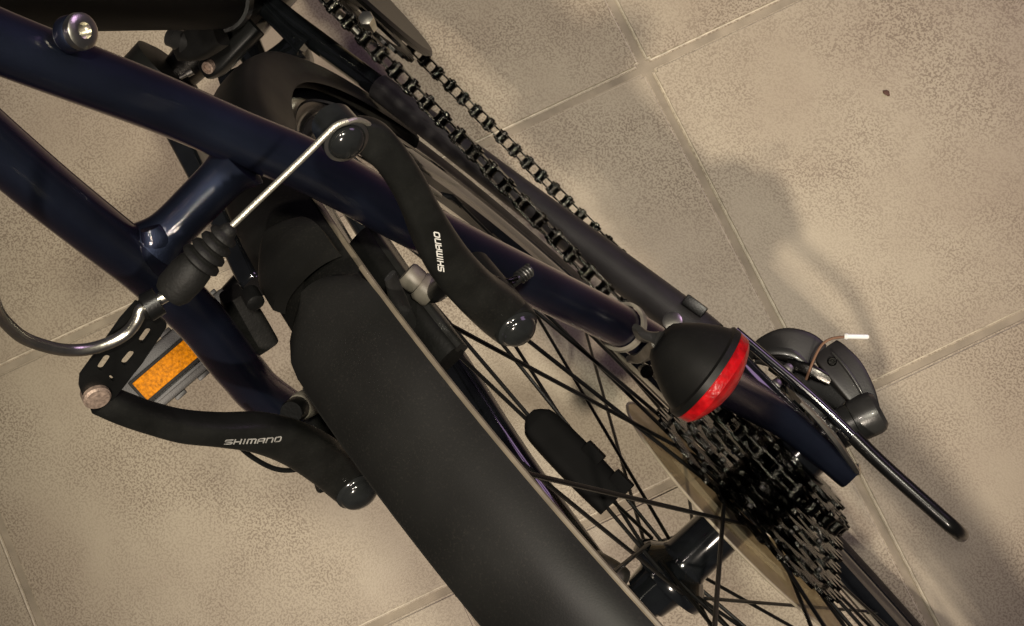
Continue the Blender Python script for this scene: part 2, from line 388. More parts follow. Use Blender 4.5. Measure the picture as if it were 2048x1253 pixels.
build('cable_guide_plate', sweep([(*(0.42124, -0.00856, -0.05000), .010, .007), (*(0.39167, -0.00919, -0.05000), .009, .007), (*(0.37247, -0.01067, -0.05000), .013, .009)], (0, 0, 1), 14, 14, 3), M['gloss'], bike)
# rack bolt on the right stay
rbx = (NB * .62 - Y * .74 + Vector((-.1, 0, .1))).normalized()
rb = Vector((0.22937, -0.02911, 0.41203))
bolt = build('rack_bolt', lathe(rb, rbx, [(-.004, .0044), (.0010, .0046), (.0014, .0050), (.0030, .0048), (.0036, .0040), (.0036, .0022), (.0016, .0020), (.0016, .0001)], 24), M['steel'], bike)
build('collar', lathe(rb - rbx * .003, rbx, [(0, .0050), (.003, .0049), (.0036, .0044)], 24), M['paint'], bolt)

# --- rear wheel
wheel = bpy.data.objects.new('rear_wheel', None); col.objects.link(wheel); wheel.parent = bike
wheel.empty_display_size = .05
TR = .3385
tp = [(0.0135 * sin(a), TR - .0138 + .0138 * cos(a)) for a in [2 * pi * k / 20 for k in range(20)]]
build('tyre', ring_lathe((0, 0, 0), Y, tp, 120), M['tyre'], wheel)
rp = [(-.0108, .3170), (-.0108, .3085), (-.0098, .3075), (-.0090, .3000), (-.0050, .2915), (0, .2900), (.0050, .2915), (.0090, .3000), (.0098, .3075), (.0108, .3085), (.0108, .3170), (.0092, .3170), (.0085, .3110), (0, .3080), (-.0085, .3110), (-.0092, .3170)]
build('rim', ring_lathe((0, 0, 0), Y, rp, 160), M['gloss'], wheel, True, 20)
hp = [(-.064, .0100), (-.063, .0115), (-.056, .0115), (-.055, .0135), (-.045, .0150), (-.041, .0170), (-.0405, .0245), (-.0365, .0252), (-.0345, .0245), (-.0305, .0185), (-.0275, .0150), (-.0245, .0140), (.006, .0138), (.012, .0146), (.0165, .0180), (.0180, .0230), (.0215, .0235), (.0225, .0170), (.060, .0150)]
build('hub', lathe((0, 0, 0), -Y, hp, 48), M['gloss'], wheel, True, 30)
build('axle', tube([(0, .088, 0), (0, -.080, 0)], .0046, 16), M['grey'], wheel)
build('axle_nut', lathe((0, .073, 0), Y, [(0, .0105), (.004, .0105), (.0045, .0088), (.014, .0086), (.016, .006)], 6), M['grey'], wheel)
NS = 18
LEAD = radians(62)
PH = radians(4)
for side in (0, 1):
    yf, rf = ((.0335, .0215) if side == 0 else (-.0200, .0205))
    for k in range(NS):
        a = 2 * pi * (k + .5 * side) / NS + PH
        d = LEAD if k % 2 else -LEAD
        yo = (.0016 if k % 2 else -.0016)
        hub_p = V(rf * cos(a + d), yf + yo, rf * sin(a + d)); rim_p = V(.2945 * cos(a), (.0025 if side == 0 else -.0025), .2945 * sin(a))
        nip = lerp(rim_p, hub_p, .045)
        sp = build('spoke', join(tube([hub_p, lerp(hub_p, nip, .5), nip], .00105, 8), tube([nip, rim_p], .0019, 8)), M['link'], wheel)
# spoke protector: thin dished disc
dprof = [(.0170, .022), (.0165, .030), (.0145, .050), (.0148, .056), (.0125, .060), (.0116, .0770), (.0112, .0805), (.0100, .0805), (.0100, .0765), (.0108, .0595), (.0132, .0555), (.0129, .050), (.0150, .030), (.0155, .022)]
build('spoke_protector', ring_lathe((0, 0, 0), -Y, dprof, 96), M['smoky'], wheel, True, 25)
build('protector_rim', tube([(.0808 * cos(2 * pi * k / 96), -.0106, .0808 * sin(2 * pi * k / 96)) for k in range(97)], .0008, 8, None, False), M['rimedge'], wheel)
# dark reflector clipped between the spokes
q0, q1 = Vector((0.09387, 0.00400, 0.15158)), Vector((0.04821, 0.00400, 0.14546))
q0, q1 = Vector((0.09171, 0.00346, 0.15000)), Vector((0.04969, 0.00255, 0.15000))
qd = (q1 - q0).normalized()
wr = build('spoke_reflector', sweep([(*(q0 - qd * .008), .005, .006), (*(q0 - qd * .005), .012, .008), (*q0, .0165, .009), (*lerp(q0, q1, .5), .0180, .010), (*q1, .0170, .009), (*(q1 + qd * .002), .0160, .008)], (0, -.4, 1), 24, 18, 4), M['dark'], wheel)
for t in (.55, .96):
    build('clip', box(lerp(q0, q1, t) + Vector((0, -.0078, .0)), qd, Y, Z, .005, .0030, .003), M['dark'], wr)

# --- cassette
cas = bpy.data.objects.new('cassette', None); col.objects.link(cas); cas.parent = bike; cas.empty_display_size = .05
TEETH = [32, 30, 27, 25, 23, 20, 18, 16]
def sprocket(T, y, th, name, parent, m, rin):
    r = T * .0127 / (2 * pi); out = []
    for k in range(T * 6):
        a = 2 * pi * k / (T * 6); ph = k % 6
        rr = r + (.0034, .0022, -.0022, -.0038, -.0022, .0022)[ph]
        out.append((rr * cos(a), rr * sin(a)))
    holes = []
    nh = 5
    for h in range(nh):
        ro, ri = r - .0085, rin + .004
        if ro - ri < .006: break
        a0, a1 = 2 * pi * h / nh + .12, 2 * pi * (h + 1) / nh - .12
        loop = [(ro * cos(a0 + (a1 - a0) * t / 6), ro * sin(a0 + (a1 - a0) * t / 6)) for t in range(7)] + [(ri * cos(a1 - (a1 - a0) * t / 4), ri * sin(a1 - (a1 - a0) * t / 4)) for t in range(5)]
        holes.append(loop)
    return build(name, weld(plate(out, holes, (0, y, 0) if parent is cas else (.43, y, -.07), X, Z, th)), m, parent, True, 25)
ys = [-.0200 - .0048 * i for i in range(8)]
for T, y in zip(TEETH, ys):
    sprocket(T, y, .0022, 'sprocket', cas, M['oily'], .016)
build('spacer_barrel', lathe((0, -.0185, 0), -Y, [(0, .0195), (.037, .0195), (.0375, .0150), (.041, .0150)], 30), M['oily'], cas)
# ramps and rivets pressed into the sprocket faces
for i in range(4):
    r = TEETH[i] * .0127 / (2 * pi) - .0065
    for k in range(6):
        a = 2 * pi * k / 6 + i * .5
        build('rivet', lathe((r * cos(a), ys[i] - .0008, r * sin(a)), -Y, [(0, .0016), (.0012, .0015), (.0016, .0009)], 8), M['zinc'], cas)

# --- chainring, guard
cr = sprocket(48, -.0475, .0022, 'chainring', bike, M['darksteel'], .05)
gp = [(.0560, .1040), (.0585, .1065), (.0605, .1040), (.0605, .0360), (.0585, .0340), (.0560, .0360)]
build('chain_guard', ring_lathe((.43, 0, -.07), -Y, gp, 96), M['link'], cr, True, 25)
build('inner_ring', weld(plate([((.083 + (.003 if k % 3 == 0 else -.002)) * cos(2 * pi * k / 114), (.083 + (.003 if k % 3 == 0 else -.002)) * sin(2 * pi * k / 114)) for k in range(114)], [[(.060 * cos(2 * pi * k / 40), .060 * sin(2 * pi * k / 40)) for k in range(40)]], (.43, -.0405, -.07), X, Z, .002)), M['steel'], cr, True, 25)
gb = Vector((0.32678, -0.05467, 0.02200))
build('guard_bolt', lathe(gb, (.1, -.2, 1), [(-.01, .0030), (.0015, .0045), (.004, .0042), (.0045, .0020)], 6), M['steel'], cr)

# --- chain: each link an object
chain = bpy.data.objects.new('chain', None); col.objects.link(chain); chain.parent = bike; chain.empty_display_size = .05
def fig8(h, w, n=7):
    """outline of one side plate, pins at +-h"""
    o = []
    for k in range(n + 1): a = -pi / 2 + pi * k / n; o.append((h + w * cos(a), w * sin(a)))
    o.append((0, w * .66))
    for k in range(n + 1): a = pi / 2 + pi * k / n; o.append((-h + w * cos(a), w * sin(a)))
    o.append((0, -w * .66)); return o
def slab(outline, y, th):
    n = len(outline)
    vs = [V(a, y - th / 2, b) for a, b in outline] + [V(a, y + th / 2, b) for a, b in outline]
    fs = [tuple(range(n)), tuple(range(n, 2 * n))] + [(k, (k + 1) % n, n + (k + 1) % n, n + k) for k in range(n)]
    return vs, fs
H = .00635
def link_mesh(outer, mt='chain'):
    if outer: parts = [slab(fig8(H, .0041), s * .0034, .0010) for s in (-1, 1)] + [lathe((s * H, -.0048, 0), Y, [(0, .0015), (.0004, .0019), (.0092, .0019), (.0096, .0015)], 10) for s in (-1, 1)]
    else: parts = [slab(fig8(H, .0042), s * .0022, .0010) for s in (-1, 1)] + [lathe((s * H, -.0018, 0), Y, [(0, .0038), (.0036, .0038)], 12) for s in (-1, 1)]
    vs, fs = join(*parts)
    me = bpy.data.meshes.new('chain_link'); me.from_pydata(vs, [], fs); me.update()
    bm = bmesh.new(); bm.from_mesh(me); bmesh.ops.recalc_face_normals(bm, faces=bm.faces); bm.to_mesh(me); bm.free()
    for p in me.polygons: p.use_smooth = True
    me.set_sharp_from_angle(angle=radians(35)); me.materials.append(M[mt]); return me
LM = [link_mesh(True), link_mesh(False)]; LMD = [link_mesh(True, 'oily'), link_mesh(False, 'oily')]
CY = -.0478
r_s = 20 * .0127 / (2 * pi); r_c = 48 * .0127 / (2 * pi)
PTS = []
for k in range(0, 11):                                  # round the sprocket, front bottom to top, by the rear
    a = radians(300 - k * 20.5); PTS.append((r_s * cos(a), -.0460, r_s * sin(a)))
for t in [i / 14 for i in range(1, 14)]:                # upper run
    a = Vector((r_s * cos(radians(95)), -.0462, r_s * sin(radians(95)))); b = V(.43 + r_c * cos(radians(97)), CY, -.07 + r_c * sin(radians(97)))
    q = lerp(a, b, t); q.z -= .004 * sin(pi * t); PTS.append(tuple(q))
for k in range(0, 20):
    a = radians(97 - k * 194 / 19); PTS.append((.43 + r_c * cos(a), CY, -.07 + r_c * sin(a)))
for t in [i / 14 for i in range(1, 14)]:
    a = V(.43 + r_c * cos(radians(-97)), CY, -.07 + r_c * sin(radians(-97))); b = V(.016, -.0535, -.150); q = lerp(a, b, t); q.z -= .006 * sin(pi * t); PTS.append(tuple(q))
GP, TP, RP = V(.024, -.0505, -.074), V(.014, -.0515, -.130), .0218
for k in range(0, 8): a = radians(270 - k * 23); PTS.append((TP.x + RP * cos(a), TP.y, TP.z + RP * sin(a)))
for k in range(0, 7): a = radians(-40 + k * 20); PTS.append((GP.x + RP * cos(a), GP.y, GP.z + RP * sin(a)))
def resample(pts, step):
    D = catmull(pts + [pts[0]], 1500); D = [Vector(d) for d in D]
    L = [0]
    for a, b in zip(D, D[1:]): L.append(L[-1] + (b - a).length)
    n = int(round(L[-1] / step)); n -= n % 2; st = L[-1] / n; out = []; k = 0
    for i in range(n):
        s = i * st
        while L[k + 1] < s: k += 1
        out.append(lerp(D[k], D[k + 1], (s - L[k]) / max(L[k + 1] - L[k], 1e-9)))
    return out
CP = resample(PTS, .0127)
for i, a in enumerate(CP):
    b = CP[(i + 1) % len(CP)]
    tx = (b - a).normalized(); ty = (Y - tx * Y.dot(tx)).normalized(); tz = tx.cross(ty)
    o = bpy.data.objects.new('chain_link', (LMD if a.x < .085 else LM)[i % 2]); col.objects.link(o); o.parent = chain
    mm = Matrix.Identity(4)
    roll = random.uniform(-.05, .05)
    for k in range(3): mm[k][0] = tx[k]; mm[k][1] = ty[k]; mm[k][2] = tz[k]
    mm.translation = (a + b) / 2
    o.matrix_local = mm @ Matrix.Rotation(roll, 4, 'X')

# --- mudguard: overlapping shells round the wheel
def shell(r, a0, a1, wl, wr, n=60, crown=.006, th=.0014, round0=0.0, round1=0.0, skirt=None):
    """arched strip round the axle from angle a0 to a1 (degrees); wl / wr = left and right half widths; skirt(angle) = how far the side walls reach in"""
    rr = r if callable(r) else (lambda a: r)
    sk = skirt or (lambda a: 0.0)
    m_ = 18; vs, fs = [], []
    for layer in (0, 1):
        for i in range(n + 1):
            t = i / n; ad = a0 + (a1 - a0) * t
            e = (ad - a0) / round0 if round0 else 9
            k_ = 1.0 if e >= 1 else sqrt(max(0, 1 - (1 - e) ** 2))
            a = radians(ad)
            for j in range(m_ + 1):
                u = -1 + 2 * j / m_; v = abs(u)
                uu = min(1, v / .62) if sk(ad) > 0 else v
                w = wl if u > 0 else wr
                y = math.copysign(uu, u) * w * (.02 + .98 * k_ if u > 0 else .55 + .45 * k_)
                h = rr(ad) + crown * (1 - uu ** 2.6) - layer * th - (sk(ad) * max(0, (v - .62) / .38) if sk(ad) > 0 else 0)
                if layer and v > .99: h += 0
                vs.append(V(h * cos(a), y * (1 - .06 * layer), h * sin(a)))
    W = m_ + 1; O = (n + 1) * W
    for i in range(n):
        for j in range(m_):
            q = i * W + j; fs.append((q, q + 1, q + W + 1, q + W)); fs.append((O + q, O + q + W, O + q + W + 1, O + q + 1))
        q = i * W; fs.append((q, q + W, O + q + W, O + q)); q = i * W + m_; fs.append((q, O + q, O + q + W, q + W))
    for j in range(m_):
        fs.append((j, O + j, O + j + 1, j + 1)); q = n * W + j; fs.append((q, q + 1, O + q + 1, O + q))
    return vs, fs
def arc(r, y, a0, a1, n): return [(r * cos(radians(a0 + (a1 - a0) * k / n)), y, r * sin(radians(a0 + (a1 - a0) * k / n))) for k in range(n + 1)]
mg = build('mudguard', shell(.3475, 62.0, 196, .0192, .0200, 120, .0052, .0045, 3.4, 0), M['fender'], bike, True, 50)
build('rolled_lip', tube(arc(.3468, -.0202, 63, 195, 110), .0011, 8), M['lip'], mg)
build('rolled_lip', tube(arc(.3466, .0192, 66, 195, 110), .0008, 8), M['fender'], mg)
rad = lambda a: .3392 - .0040 * max(0, min(1, (48 - a) / 40))
skf = lambda a: .020 * max(0.0, min(1.0, (52 - a) / 14))
build('front_section', shell(rad, -20, 66, .0150, .0178, 90, .0048, .0014, 2, 0, skf), M['fender'], mg, True, 50)
build('rolled_lip', tube([(rad(a) * cos(radians(a)), -.0182, rad(a) * sin(radians(a))) for a in [52 + .8 * k for k in range(17)]], .0011, 8), M['lip'], mg)
build('bridge_clip', shell(.3482, 56.6, 60.7, .0132, .0168, 44, .0048, .0055, 2.6, 0), M['fender'], mg, True, 50)
build('lower_clip', shell(lambda a: rad(a) + .0022, -12, 8, .0125, .0105, 30, .0048, .0020, 4.5, 1), M['derail'], mg, True, 50)
lc = V(rad(-4) + .0068, .002, 0); lc = V(lc.x * cos(radians(-4)), .002, lc.x * sin(radians(-4)))
build('bolt_hole_plug', lathe(lc, (1, 0, -.1), [(-.003, .0078), (.0008, .0078), (.0012, .0070), (.0012, .0045), (-.001, .0040), (-.001, .0005)], 24), M['rubber'], mg)

# --- brakes
def project(vf, target, d, lift):
    """lays flat lettering on the surface of another part"""
    dg = target.location.copy()
    bvh = BVHTree.FromPolygons([v.co + dg for v in target.data.vertices], [tuple(p.vertices) for p in target.data.polygons])
    d = Vector(d).normalized(); out = []
    for v in vf[0]:
        hit = bvh.ray_cast(Vector(v) + d * .03, -d)
        out.append((hit[0] if hit[0] else Vector(v)) + d * lift)
    return out, vf[1]
GLYPH = {  # strokes on a 0..1 wide, 0..1 high cell
    'S': [[(1, .95), (.15, .95), (0, .85), (0, .62), (.12, .53), (.88, .47), (1, .38), (1, .15), (.85, .05), (0, .05)]],
    'H': [[(.05, 0), (.05, 1)], [(.95, 0), (.95, 1)], [(.05, .5), (.95, .5)]],
    'I': [[(.5, 0), (.5, 1)]],
    'M': [[(.03, 0), (.03, .95), (.85, .95), (.97, .85), (.97, 0)], [(.5, .95), (.5, 0)]],
    'A': [[(.05, 0), (.05, .8), (.25, .95), (.95, .95), (.95, 0)], [(.05, .42), (.95, .42)]],
    'N': [[(.05, 0), (.05, .95), (.8, .95), (.95, .82), (.95, 0)]],
    'O': [[(.2, .05), (.05, .2), (.05, .8), (.2, .95), (.8, .95), (.95, .8), (.95, .2), (.8, .05), (.2, .05)]]}
def lettering(word, o, ux, uy, length, height, stroke, slant=0.0):
    o = Vector(o); ux = Vector(ux).normalized(); uy = Vector(uy).normalized()
    wid = {'I': .34, 'M': 1.25}; gap = .30
    tot = sum(wid.get(c, 1) for c in word) + gap * (len(word) - 1); k = length / tot
    vs, fs = [], []; x = 0
    for c in word:
        w = wid.get(c, 1)
        for st in GLYPH[c]:
            P = [Vector(((x + a * w) * k + slant * b * height, b * height)) for a, b in st]
            for a, b in zip(P, P[1:]):
                d = (b - a); L_ = d.length
                if L_ < 1e-7: continue
                d /= L_; n_ = Vector((-d.y, d.x)) * stroke / 2; a2 = a - d * stroke * .35; b2 = b + d * stroke * .35
                ns = max(1, int(L_ / .0006)); 
                for s in range(ns):
                    p0 = a2 + (b2 - a2) * s / ns; p1 = a2 + (b2 - a2) * (s + 1) / ns; i = len(vs)
                    for q in (p0 - n_, p1 - n_, p1 + n_, p0 + n_): vs.append(o + ux * q.x + uy * q.y)
                    fs.append((i, i + 1, i + 2, i + 3))
        x += w + gap
    return vs, fs

# right arm
A_OFF = .041
ra = [(*(0.16902, -0.05886, 0.37514), .0085, .0070), (*(0.16568, -0.06024, 0.36932), .0110, .0080), (*(0.16053, -0.05954, 0.36234), .0105, .0090), (*(0.15471, -0.05666, 0.35219), .0104, .0095), (*(0.14920, -0.05293, 0.34259), .0108, .0100), (*(0.14267, -0.04818, 0.33121), .0128, .0105), (*(0.13520, -0.04351, 0.31616), .0146, .0110), (*(0.12700, -0.04060, 0.29985), .0155, .0120), (*(0.11971, -0.03933, 0.28513), .0172, .0130), (*(0.11500, -0.03811, 0.27492), .0165, .0130)]
arm_r = build('brake_arm', sweep(ra, NB, 46, 32, 3.2), M['arm'], bike)
# pivot bolt with rubber-ringed domed cap
def pivot(px, name_parent, r):
    b = Vector(px); par = name_parent
    d = NB
    h = build('pivot_barrel', lathe(b - d * .016, d, [(-.016, .0075), (.010, .0080), (.0155, .0084), (.0175, .0080), (.0178, .0070)], 32), M['arm'], par)
    build('pivot_cap', lathe(b + d * .0012, d, [(0, r + .0010), (.0010, r + .0012), (.0014, r + .0004), (.0022, r)] + [(.0022 + r * .50 * sin(t * pi / 16), r * cos(t * pi / 16)) for t in range(1, 8)], 36), M['cap'], par)
pivot((0.11242, -0.03931, 0.28147), arm_r, .0062)
lt = lettering('SHIMANO', (0.13324, -0.04169, 0.32481), Vector((0.14329, -0.05463, 0.34233)) - Vector((0.13324, -0.04169, 0.32481)), Vector((0.13600, -0.03975, 0.32962)) - Vector((0.13324, -0.04169, 0.32481)), .0172, .0022, .00050)
build('lettering', project(lt, arm_r, NB, .00012), M['print'], arm_r, False)
# cable clamp on the arm's tip
ct = Vector((0.16672, -0.05614, 0.37916))
cl = build('cable_clamp', lathe(ct - NB * .006, NB, [(-.004, .0062), (.0044, .0066), (.0056, .0066), (.0058, .0052), (.0062, .0052)] + [(.0062 + .0030 * sin(t * pi / 12), .0052 * cos(t * pi / 12)) for t in range(1, 6)], 32), M['cap'], arm_r)
build('clamp_washer', ring_lathe(ct - NB * .0010, NB, [(-.0008, .0064), (.0008, .0066), (.0010, .0056), (-.0006, .0054)], 32), M['steel'], arm_r)
# left arm
la = [(*(0.16870, 0.04883, 0.37457), .0090, .0075), (*(0.16361, 0.04827, 0.36772), .0088, .0090), (*(0.15864, 0.04771, 0.35905), .0085, .0095), (*(0.15256, 0.04609, 0.34845), .0088, .0100), (*(0.14619, 0.04211, 0.33734), .0092, .0105), (*(0.13920, 0.03743, 0.32515), .0125, .0110), (*(0.13167, 0.03643, 0.31000), .0148, .0115), (*(0.12365, 0.03833, 0.29401), .0160, .0125), (*(0.11675, 0.04139, 0.27997), .0165, .0130), (*(0.11392, 0.04336, 0.27303), .0160, .0130)]
arm_l = build('brake_arm', sweep(la, NB, 46, 32, 3.2), M['arm'], bike)
pivot((0.11152, 0.04114, 0.27990), arm_l, .0068)
lt = lettering('SHIMANO', (0.14163, 0.04336, 0.33943), Vector((0.13215, 0.03368, 0.32291)) - Vector((0.14163, 0.04336, 0.33943)), Vector((0.14326, 0.04024, 0.34228)) - Vector((0.14163, 0.04336, 0.33943)), .0195, .0020, .00048, .35)
build('lettering', project(lt, arm_l, NB, .00012), M['printgrey'], arm_l, False)
rv = Vector((0.16647, 0.04632, 0.38176))
build('link_rivet', lathe(rv - NB * .004, NB, [(0, .0040), (.0034, .0040), (.0040, .0034), (.0041, .0010)], 24), M['cork'], arm_l)
kn = Vector((0.12017, 0.04863, 0.28192))
build('spring_screw', lathe(kn, Vector((0.11852, 0.04526, 0.27904)) - kn, [(-.0022, .0022), (-.0016, .0026), (.0028, .0026), (.0030, .0018), (.008, .0018)], 16), M['link'], arm_l)
build('return_spring', tube([(0.14551, 0.05001, 0.31404), (0.13992, 0.05261, 0.30429), (0.13352, 0.05279, 0.29514), (0.12963, 0.05014, 0.28836), (0.12784, 0.04428, 0.28925)], .0009, 10, 24), M['link'], arm_l)
build('return_spring', tube([(0.14452, -0.04863, 0.30428), (0.13896, -0.04681, 0.29458), (0.13153, -0.04480, 0.28162), (0.12696, -0.04637, 0.27365), (0.12515, -0.04982, 0.27049)], .0009, 10, 24), M['darksteel'], arm_r)
# coil thread beside the right arm
c0, c1 = Vector((0.12646, -0.04840, 0.26072)), Vector((0.12640, -0.05321, 0.25660))
ax_ = (c1 - c0).normalized(); u_ = ax_.orthogonal().normalized(); w_ = ax_.cross(u_)
build('adjuster_thread', join(tube([c0 + (c1 - c0) * (t / 60) + (u_ * cos(t * 2 * pi * 4.5 / 60) + w_ * sin(t * 2 * pi * 4.5 / 60)) * .0022 for t in range(61)], .00045, 6), tube([c0 - ax_ * .004, c1], .0019, 12)), M['grey'], arm_r)

# brake pads: holder, block, pale washers
def pad(side, yp, wash):
    c = V(.312 * cos(radians(61.5)), yp, .312 * sin(radians(61.5)))
    t = V(-sin(radians(61.5)), 0, cos(radians(61.5))); er = V(cos(radians(61.5)), 0, sin(radians(61.5)))
    pts = []
    for k in range(-5, 6):
        a = radians(61.5 + k * 1.25); f_ = 1 - .35 * (abs(k) / 5) ** 4
        pts.append((.3125 * cos(a), yp, .3125 * sin(a), .0115 * f_, .0105))
    pd = build('brake_pad', sweep(pts, Y, 30, 18, 4), M['rubber'], bike)
    pts2 = [(p[0] , yp + side * .0055, p[2], p[3] * .72, .0035) for p in pts]
    build('pad_holder', sweep(pts2, Y, 24, 16, 4), M['grey'] if side < 0 else M['link'], pd)
    for (q0, q1, r0, m_) in wash:
        q0 = Vector(q0); q1 = Vector(q1); L_ = (q1 - q0).length
        build('pad_washer', lathe(q0, q1 - q0, [(0, r0 * .86), (L_ * .18, r0), (L_ * .82, r0), (L_, r0 * .9)], 24), M[m_], pd)
    return pd
pr_ = pad(-1, -.0165, [((0.15086, -0.02564, 0.28719), (0.14522, -0.02586, 0.28540), .0046, 'washer'), ((0.14522, -0.02586, 0.28540), (0.13948, -0.02641, 0.28342), .0054, 'washer'), ((0.13948, -0.02641, 0.28342), (0.13435, -0.03815, 0.30263), .0035, 'link')])
pl_ = pad(1, .0170, [((0.14415, 0.03101, 0.27950), (0.14362, 0.03331, 0.29065), .0050, 'washer'), ((0.14362, 0.03331, 0.29065), (0.14215, 0.03361, 0.30014), .0042, 'link')])
build('pad_tip', sweep([(*(0.14826, -0.02552, 0.31080), .0050, .002), (*(0.13997, -0.01746, 0.29633), .0075, .002), (*(0.13076, -0.01064, 0.27627), .0026, .002)], NB + Vector((0, -.6, 0)), 16, 14, 3), M['grey'], pr_)
build('brass_tip', lathe((0.13076, -0.01074, 0.28028), Vector((0.13076, -0.01224, 0.28027)) - Vector((0.13076, -0.01074, 0.28028)), [(-.0012, .0010), (.0012, .0010)], 10), M['cable'], pr_)
build('pad_nose', sweep([(*(0.18606, 0.02112, 0.30032), .008, .008), (*(0.17958, 0.02517, 0.29305), .012, .010), (*(0.16961, 0.02947, 0.28370), .010, .009)], NB, 16, 16, 4), M['rubber'], pl_)
build('pad_nose_bolt', lathe((0.17864, 0.01556, 0.30348), NB, [(-.003, .0032), (.003, .0032), (.0036, .002)], 12), M['link'], pl_)

# cable, rubber boot, noodle and its link
NO = .0445
cable = build('brake_cable', tube([(0.16894, -0.06086, 0.38405), (0.16986, -0.05797, 0.38565), (0.17005, -0.05396, 0.38598), (0.17021, -0.04429, 0.38626), (0.17102, -0.01822, 0.38767), (0.17107, -0.01158, 0.38775)], .00095, 10, 40), M['cable'], bike)
build('cable_tail', tube([(0.16908, -0.06012, 0.38429), (0.16828, -0.06269, 0.38089), (0.16677, -0.06314, 0.37423), (0.16485, -0.06062, 0.36284), (0.16348, -0.05673, 0.33834), (0.15627, -0.05469, 0.30567)], .0008, 8, 30), M['cable'], cable)
# bellows boot
bt0, bt1 = Vector((0.17089, -0.01857, 0.38744)), Vector((0.17070, 0.00819, 0.38712)); L_ = (bt1 - bt0).length
prof = [(0, .0013), (L_ * .03, .0022), (L_ * .07, .0024)]
for k in range(4):
    s = .10 + k * .115; R_ = .0036 + k * .0006
    prof += [(L_ * s, R_ - .0009), (L_ * (s + .025), R_ + .0004), (L_ * (s + .065), R_ + .0006), (L_ * (s + .10), R_ - .0007)]
prof += [(L_ * .58, .0052), (L_ * .70, .0056), (L_ * .92, .0054), (L_, .0044)]
build('rubber_boot', lathe(bt0, bt1 - bt0, prof, 28), M['rubber'], bike, True, 60)
noodle = build('cable_noodle', tube([(0.17069, 0.00778, 0.38710), (0.17192, 0.01303, 0.38924), (0.17202, 0.01553, 0.39142), (0.17087, 0.01828, 0.39144), (0.17057, 0.02271, 0.39091), (0.17134, 0.02724, 0.39225), (0.17310, 0.03176, 0.39531), (0.17542, 0.03484, 0.39937), (0.17775, 0.03611, 0.40543), (0.18135, 0.03623, 0.41373), (0.18414, 0.03418, 0.42060), (0.18646, 0.03110, 0.42666), (0.18882, 0.02442, 0.43480), (0.19023, 0.01432, 0.44529), (0.19106, 0.00045, 0.46282)], .00175, 14, 80), M['steel'], bike)
build('noodle_ferrule', lathe((0.17126, 0.01115, 0.38808), Vector((0.17235, 0.01624, 0.38999)) - Vector((0.17126, 0.01115, 0.38808)), [(0, .0040), (.004, .0042), (.0046, .003), (.006, .0026)], 20), M['link'], noodle)
